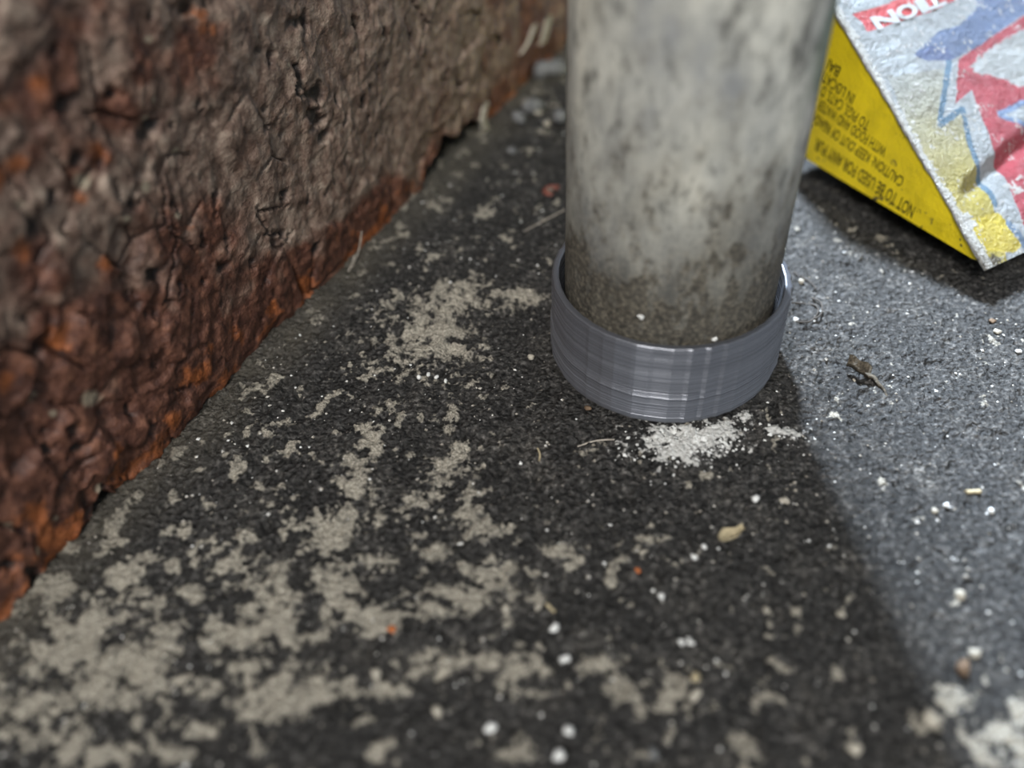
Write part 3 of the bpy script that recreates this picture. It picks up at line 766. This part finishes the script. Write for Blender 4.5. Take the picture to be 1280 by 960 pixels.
G1 = 'stones scattered on the floor'
STONES = [
    (735, 511, 0.62, M_BROWN, 'tiny round tan brown pebble at the front left of the ring'),
    (664, 448, 0.75, M_PALE, 'pale grey pebble left of the ring'),
    (943, 626, 0.75, M_WHITE, 'white grain below the ring, left of a greyish one'),
    (980, 623, 0.8, M_PALE, 'greyish white grain near the shadow edge below the ring'),
    (880, 686, 0.5, M_WHITE, 'upper of two white grains left of the wood chip'),
    (867, 697, 0.55, M_WHITE, 'lower of two white grains left of the wood chip'),
    (1066, 936, 1.0, M_PALE, 'pale oblong pebble at the bottom edge of the photo'),
    (1162, 901, 1.1, M_PALE, 'pale cream pebble by the whitish patch at lower right'),
    (1200, 743, 0.95, M_PALE, 'rounded pale pebble in the bright concrete at right'),
    (1203, 836, 1.15, M_BROWN, 'dark brown stone in the bright concrete at lower right'),
    (1218, 816, 0.95, M_PALE, 'tan stone touching the dark brown stone at lower right'),
    (1240, 402, 0.62, M_BROWN, 'brownish pebble in the shadow below the carton'),
    (1246, 415, 0.7, M_PALE, 'light pebble below the brownish one in the carton shadow'),
    (1272, 440, 0.55, M_WHITE, 'white grain at the right edge under the carton shadow'),
    (1068, 475, 0.4, M_PALE, 'yellowish grain just left of the dead leaf crumb'),
    (1168, 640, 0.6, M_PALE, 'small pale pebble right of the shadow edge'),
    (1182, 632, 0.5, M_WHITE, 'white grain above the bright concrete at right'),
    (1238, 640, 0.6, M_WHITE, 'white grain near the right edge beyond the pale sliver'),
    (868, 872, 0.9, M_PALE, 'cream crumb at the end of a crust in the near foreground'),
    (870, 848, 0.75, M_WOOD, 'yellowish crumb in the near foreground'),
    (706, 821, 0.75, M_WHITE, 'white pebble alone in the dark near foreground'),
    (632, 762, 0.7, M_PALE, 'pale pebble in the middle foreground'),
    (672, 758, 0.6, M_PALE, 'buff pebble beside a thin straw in the foreground'),
    (693, 787, 0.7, M_WHITE, 'elongated white chip in the middle foreground'),
    (826, 747, 0.6, M_WHITE, 'white grain on dark concrete in front of the ring'),
    (852, 804, 0.5, M_WHITE, 'left one of a close pair of white grains'),
    (864, 803, 0.5, M_WHITE, 'right one of a close pair of white grains'),
    (711, 916, 0.8, M_WHITE, 'white round grain near the bottom of the photo'),
    (699, 944, 0.85, M_WHITE, 'white grain at the very bottom of the photo'),
    (816, 942, 0.8, M_GREY, 'bluish grey grain at the bottom of the photo'),
    (547, 891, 0.85, M_PALE, 'pale round grain at lower middle of the photo'),
    (614, 911, 0.8, M_WHITE, 'whitish grain beside the big pale crust at the bottom'),
    (470, 842, 0.85, M_PALE, 'cream grain among the lower left crusts'),
    (1050, 770, 0.6, M_PALE, 'pale grain just inside the shadow edge'),
    (958, 763, 0.6, M_PALE, 'pale grain alone in the dark shadow'),
    (797, 713, 0.5, M_ORANGE, 'tiny orange grain in front of the ring'),
    (490, 786, 0.65, M_ORANGE, 'tiny orange brown grain among the foreground crusts'),
    (702, 242, 0.0, None, ''),
]
for (px, py, r, mt, lb) in STONES:
    if mt: drop('pebble', px, py, r, mt, lb, 'pebble', G1, sq=(1.15, 0.95, 0.7))
# four white beads beside a small pit
for k, (px, py, r, lb) in enumerate([(524, 473, 0.55, 'leftmost white bead of the four left of the ring'), (536, 469, 0.5, 'upper white bead second of the four left of the ring'),
                                     (546, 472, 0.5, 'white bead third of the four left of the ring'), (557, 477, 0.45, 'rightmost white bead of the four left of the ring')]):
    drop('white_bead', px, py, r, M_WHITE, lb, 'bead', 'white beads left of the ring', sq=(1, 1, 0.85))
# rubble at the far end of the iron
for k, (px, py, r, lb) in enumerate([(690, 92, 5.0, 'bluish grey lump of rubble behind the pipe by the rusty iron'), (668, 138, 3.2, 'grey rubble stone in front of the bluish lump'),
                                     (700, 150, 2.8, 'grey stone against the left edge of the pipe'), (650, 152, 2.4, 'small grey stone close to the rusty iron'),
                                     (683, 156, 1.2, 'tan pebble among the grey rubble'), (672, 142, 1.1, 'cream pebble on the grey rubble'), (640, 190, 1.5, 'low grey stone in front of the rubble')]):
    drop('rubble_stone', px, py, r, M_PALE if 'tan' in lb or 'cream' in lb else M_GREY, lb, 'stone', 'rubble behind the pipe', sq=(1.1, 0.9, 0.6))

def chip(name, px, py, L, Wd, mat, label, cat, rz, seed=1, thick=0.35, curl=0.3):
    """thin irregular chip with curled edges"""
    n, m = 9, 6; rr = random.Random(seed); V = []
    for sgn in (1, 0):
        for i in range(n):
            for j in range(m):
                u = i / (n - 1) * 2 - 1; v = j / (m - 1) * 2 - 1
                wv = 1 - 0.45 * abs(u) ** 2 + 0.25 * math.sin(3 * u + seed)
                z = curl * (v * v + 0.5 * u * math.sin(seed)) * Wd + 0.12 * L * math.sin(2.5 * u + seed * 1.7) * 0.4
                V.append((u * L / 2, v * Wd / 2 * wv + 0.1 * Wd * math.sin(5 * u + seed), z + sgn * thick + rr.uniform(-.04, .04) * Wd))
    V = np.array(V); V[:, 2] -= V[:, 2].min()
    Fq = [grid_faces(n, m), grid_faces(n, m, n * m, flip=True)]
    ring = [i * m for i in range(n)] + [(n - 1) * m + j for j in range(1, m)] + [i * m + m - 1 for i in range(n - 2, -1, -1)] + [j for j in range(m - 2, 0, -1)]
    q = [[ring[k], ring[k - 1], ring[k - 1] + n * m, ring[k] + n * m] for k in range(len(ring))]
    me = mesh_np(name, V, np.concatenate(Fq + [np.array(q)]), False)
    p = at(px, py); o = obj(name, me, mat, None, (p[0], p[1], floor_z(p[0], p[1]) - 0.1)); o.rotation_euler.z = rz
    return tag(o, label, cat) if label else o
chip('wood_chip', 914, 668, 5.0, 2.0, M_WOOD, 'pale tan wood chip lying on the dark floor below the ring', 'wood chip', 0.35, 3, 0.6, 0.25)
lf = bpy.data.objects.new('leaf_crumb', None); COL.objects.link(lf); p = at(1072, 466); lf.location = Vector((p[0], p[1], floor_z(p[0], p[1]))) * MM
tag(lf, 'dark crumpled dead leaf crumb with stalk on bright concrete right of the ring', 'leaf')
o = chip('blade', 1070, 463, 5.0, 3.6, M_LEAF, None, None, -0.5, 5, 0.35, 0.45); o.parent = lf; o.location = (0, 0, 0)
pts = [np.array(q) for q in ((1.4, -0.6, .5), (2.6, -2.0, 1.0), (3.0, -3.6, 0.8), (3.8, -5.0, 0.5), (3.9, -7.0, 0.25))]
obj('stalk', tube_mesh('stalk', spline(pts), np.linspace(0.6, 0.2, 24)), M_LEAF, lf)
# red-brown curl
p = at(692, 237)
arc = [(2.2 * math.cos(t), 2.0 * math.sin(t), 0.75) for t in np.linspace(0.6, 4.6, 9)]
tag(obj('curl', tube_mesh('curl', spline(arc), np.linspace(0.75, 0.95, 24), 8), M_RED, None, (p[0], p[1], floor_z(p[0], p[1]))), 'small red brown curl on the floor left of the pipe', 'curl')
# slivers and straws
def straw(name, q, rad, mat, label, cat, lift=0.25, group=None):
    P = [at(*c) for c in q]; P = np.array([(c[0], c[1], floor_z(c[0], c[1]) + lift) for c in P]); base = P[0].copy()
    o = obj(name, tube_mesh(name, spline(P - base, 20), rad, 6), mat, None, base); return tag(o, label, cat, group)
straw('straw', [(1206, 617), (1216, 616), (1225, 616)], 0.42, M_WOOD, 'pale sliver lying in the bright concrete at right', 'sliver')
straw('straw', [(683, 755), (689, 760), (694, 764)], 0.3, M_WOOD, 'short straw beside a buff pebble in the foreground', 'sliver')
straw('straw', [(672, 560), (675, 568), (674, 575)], 0.2, M_WOOD, 'tiny yellow straw standing out left of the white powder', 'sliver')
straw('fibre', [(655, 291), (680, 276), (706, 262)], 0.16, M_FIBRE, 'long thin pale fibre on the floor left of the pipe', 'fibre', 0.5)
straw('fibre', [(722, 555), (745, 552), (768, 551)], 0.14, M_FIBRE, 'thin pale fibre left of the white powder', 'fibre', 0.2)
straw('fibre', [(990, 378), (1006, 376), (1020, 382), (1022, 392), (1012, 402), (995, 402)], 0.22, M_DFIBRE, 'dark looped fibre beside the right of the ring', 'fibre', 0.5)
straw('fibre', [(992, 340), (1000, 346), (1012, 352), (1020, 362)], 0.18, M_DFIBRE, 'dark thin fibre behind the looped one right of the ring', 'fibre', 0.5)
straw('fibre', [(1015, 372), (1026, 380), (1026, 394), (1018, 400)], 0.2, M_DFIBRE, 'short dark fibre crossing the looped one right of the ring', 'fibre', 0.6)
drop('pebble', 1002, 352, 0.7, M_PALE, 'cream pebble behind the dark fibres right of the ring', 'pebble', G1)
drop('pebble', 996, 396, 0.6, M_WHITE, 'white pebble caught in the dark looped fibre', 'pebble', G1)
# two white grains stuck to the pipe
for (px, py, lb) in ((801, 396, 'white grain stuck low on the left front of the pipe'), (893, 424, 'white speck on the pipe just above the ring rim')):
    d = ray(px, py); c = CAM - np.array([-0.15, 0, 0]); A = d[0] ** 2 + d[1] ** 2; B = 2 * (c[0] * d[0] + c[1] * d[1]); Cq = c[0] ** 2 + c[1] ** 2 - 21.2 ** 2
    tt = (-B - math.sqrt(B * B - 4 * A * Cq)) / (2 * A); P = CAM + d * tt
    o = obj('grain', lump_mesh('grain', 0.55, int(px), (1, 1, 0.8)), M_WHITE, None, (P[0], P[1], P[2] - 0.4)); tag(o, lb, 'grain', 'grains stuck to the pipe')

# bristle and pale paint flakes on the iron
def wall_pt(s_, z_, out): return np.array([W0[0] + WD[0] * s_ + WN[0] * out, W0[1] + WD[1] * s_ + WN[1] * out, z_])
def wpx(px, py, out): s_, z_ = wall_uv(px, py); return wall_pt(s_, z_, out)
for q in ([(447, 288), (443, 312), (430, 344)], [(438, 318), (434, 330), (428, 343)]):
    iron_child('bristle', tube_mesh('bristle', spline([wpx(c[0], c[1], 1.2) for c in q], 14), 0.13, 5), M_FIBRE, 'pale hair stuck to the foot of the iron')
for q, wd in (([(604, 128), (600, 150), (607, 166)], 1.5), ([(683, 20), (679, 38), (674, 54)], 2.2), ([(665, 30), (658, 50), (648, 66)], 1.2)):
    P = spline([wpx(c[0], c[1], 0.6) for c in q], 10); side_ = np.array([WD[0], WD[1], 0]) * wd
    nrm = np.array([WN[0], WN[1], 0])
    jit = np.array([0.25 * math.sin(3 * k + wd) for k in range(10)])[:, None]
    ring = [P - side_ * (1 + jit), P + side_ * (1 - jit), P + side_ * (1 - jit) + nrm * 0.8, P - side_ * (1 + jit) + nrm * 0.8]
    V = np.stack(ring + [ring[0]], 1); me = mesh_np('paint_flake', V.reshape(-1, 3), grid_faces(10, 5), False)
    iron_child('paint_flake', me, M_PALE, 'pale buff paint flake')

# ---------------------------------------------------------------- grit too small to count
def build_grit(name, count, sampler, rlo, rhi, mat, label, cat, seed):
    g = np.random.default_rng(seed)
    base = np.array([(1, 0, 0), (-1, 0, 0), (0, 1, 0), (0, -1, 0), (0, 0, 1), (0, 0, -1)], float)
    fc = np.array([(0, 2, 4), (2, 1, 4), (1, 3, 4), (3, 0, 4), (2, 0, 5), (1, 2, 5), (3, 1, 5), (0, 3, 5)])
    P = sampler(g, count); count = len(P)
    z = floor_h(P[:, 0], P[:, 1])
    r = rlo + (rhi - rlo) * g.random(count) ** 3
    V = base[None] * r[:, None, None] * (0.6 + 0.8 * g.random((count, 6, 1)))
    a = g.random(count) * 6.28; ca, sa = np.cos(a)[:, None], np.sin(a)[:, None]
    V = np.stack([V[..., 0] * ca - V[..., 1] * sa, V[..., 0] * sa + V[..., 1] * ca, V[..., 2] * 0.7], -1)
    V[..., 0] += P[:, :1]; V[..., 1] += P[:, 1:2]; V[..., 2] += (z + 0.25 * r)[:, None]
    Fq = (fc[None] + (np.arange(count) * 6)[:, None, None]).reshape(-1, 3)
    o = obj(name, mesh_np(name, V.reshape(-1, 3), Fq, False), mat)
    return tag(o, label, cat, kind='stuff')
def samp_all(g, n):
    y = g.uniform(-112, 200, n); x = wall_x(y) + g.uniform(2, 175, n)
    k = np.hypot(x, y) > 25.5
    q = np.stack([x, y], 1)[k]
    rel = q - CC[:2]; inside = ((rel @ CR[:2]) > -1) & ((rel @ CE[:2]) > -1)
    return q[~inside]
build_grit('floor_grit', 5000, samp_all, 0.09, 0.45, M_GRIT, 'fine white and buff grit strewn over the concrete floor', 'grit', 5)
def samp_powder(g, n):
    c = np.array([at(862, 550)[:2], at(880, 540)[:2], at(850, 562)[:2], at(985, 541)[:2]]); w_ = g.choice(4, n, p=[.4, .35, .2, .05])
    P = c[w_] + g.normal(0, 1, (n, 2)) * np.array([4.2, 2.2]); return P[np.hypot(P[:, 0], P[:, 1]) > 24.6]
build_grit('white_powder', 700, samp_powder, 0.12, 0.6, M_WHITE, 'crumbly white powder spilled in front of the ring', 'powder', 9)
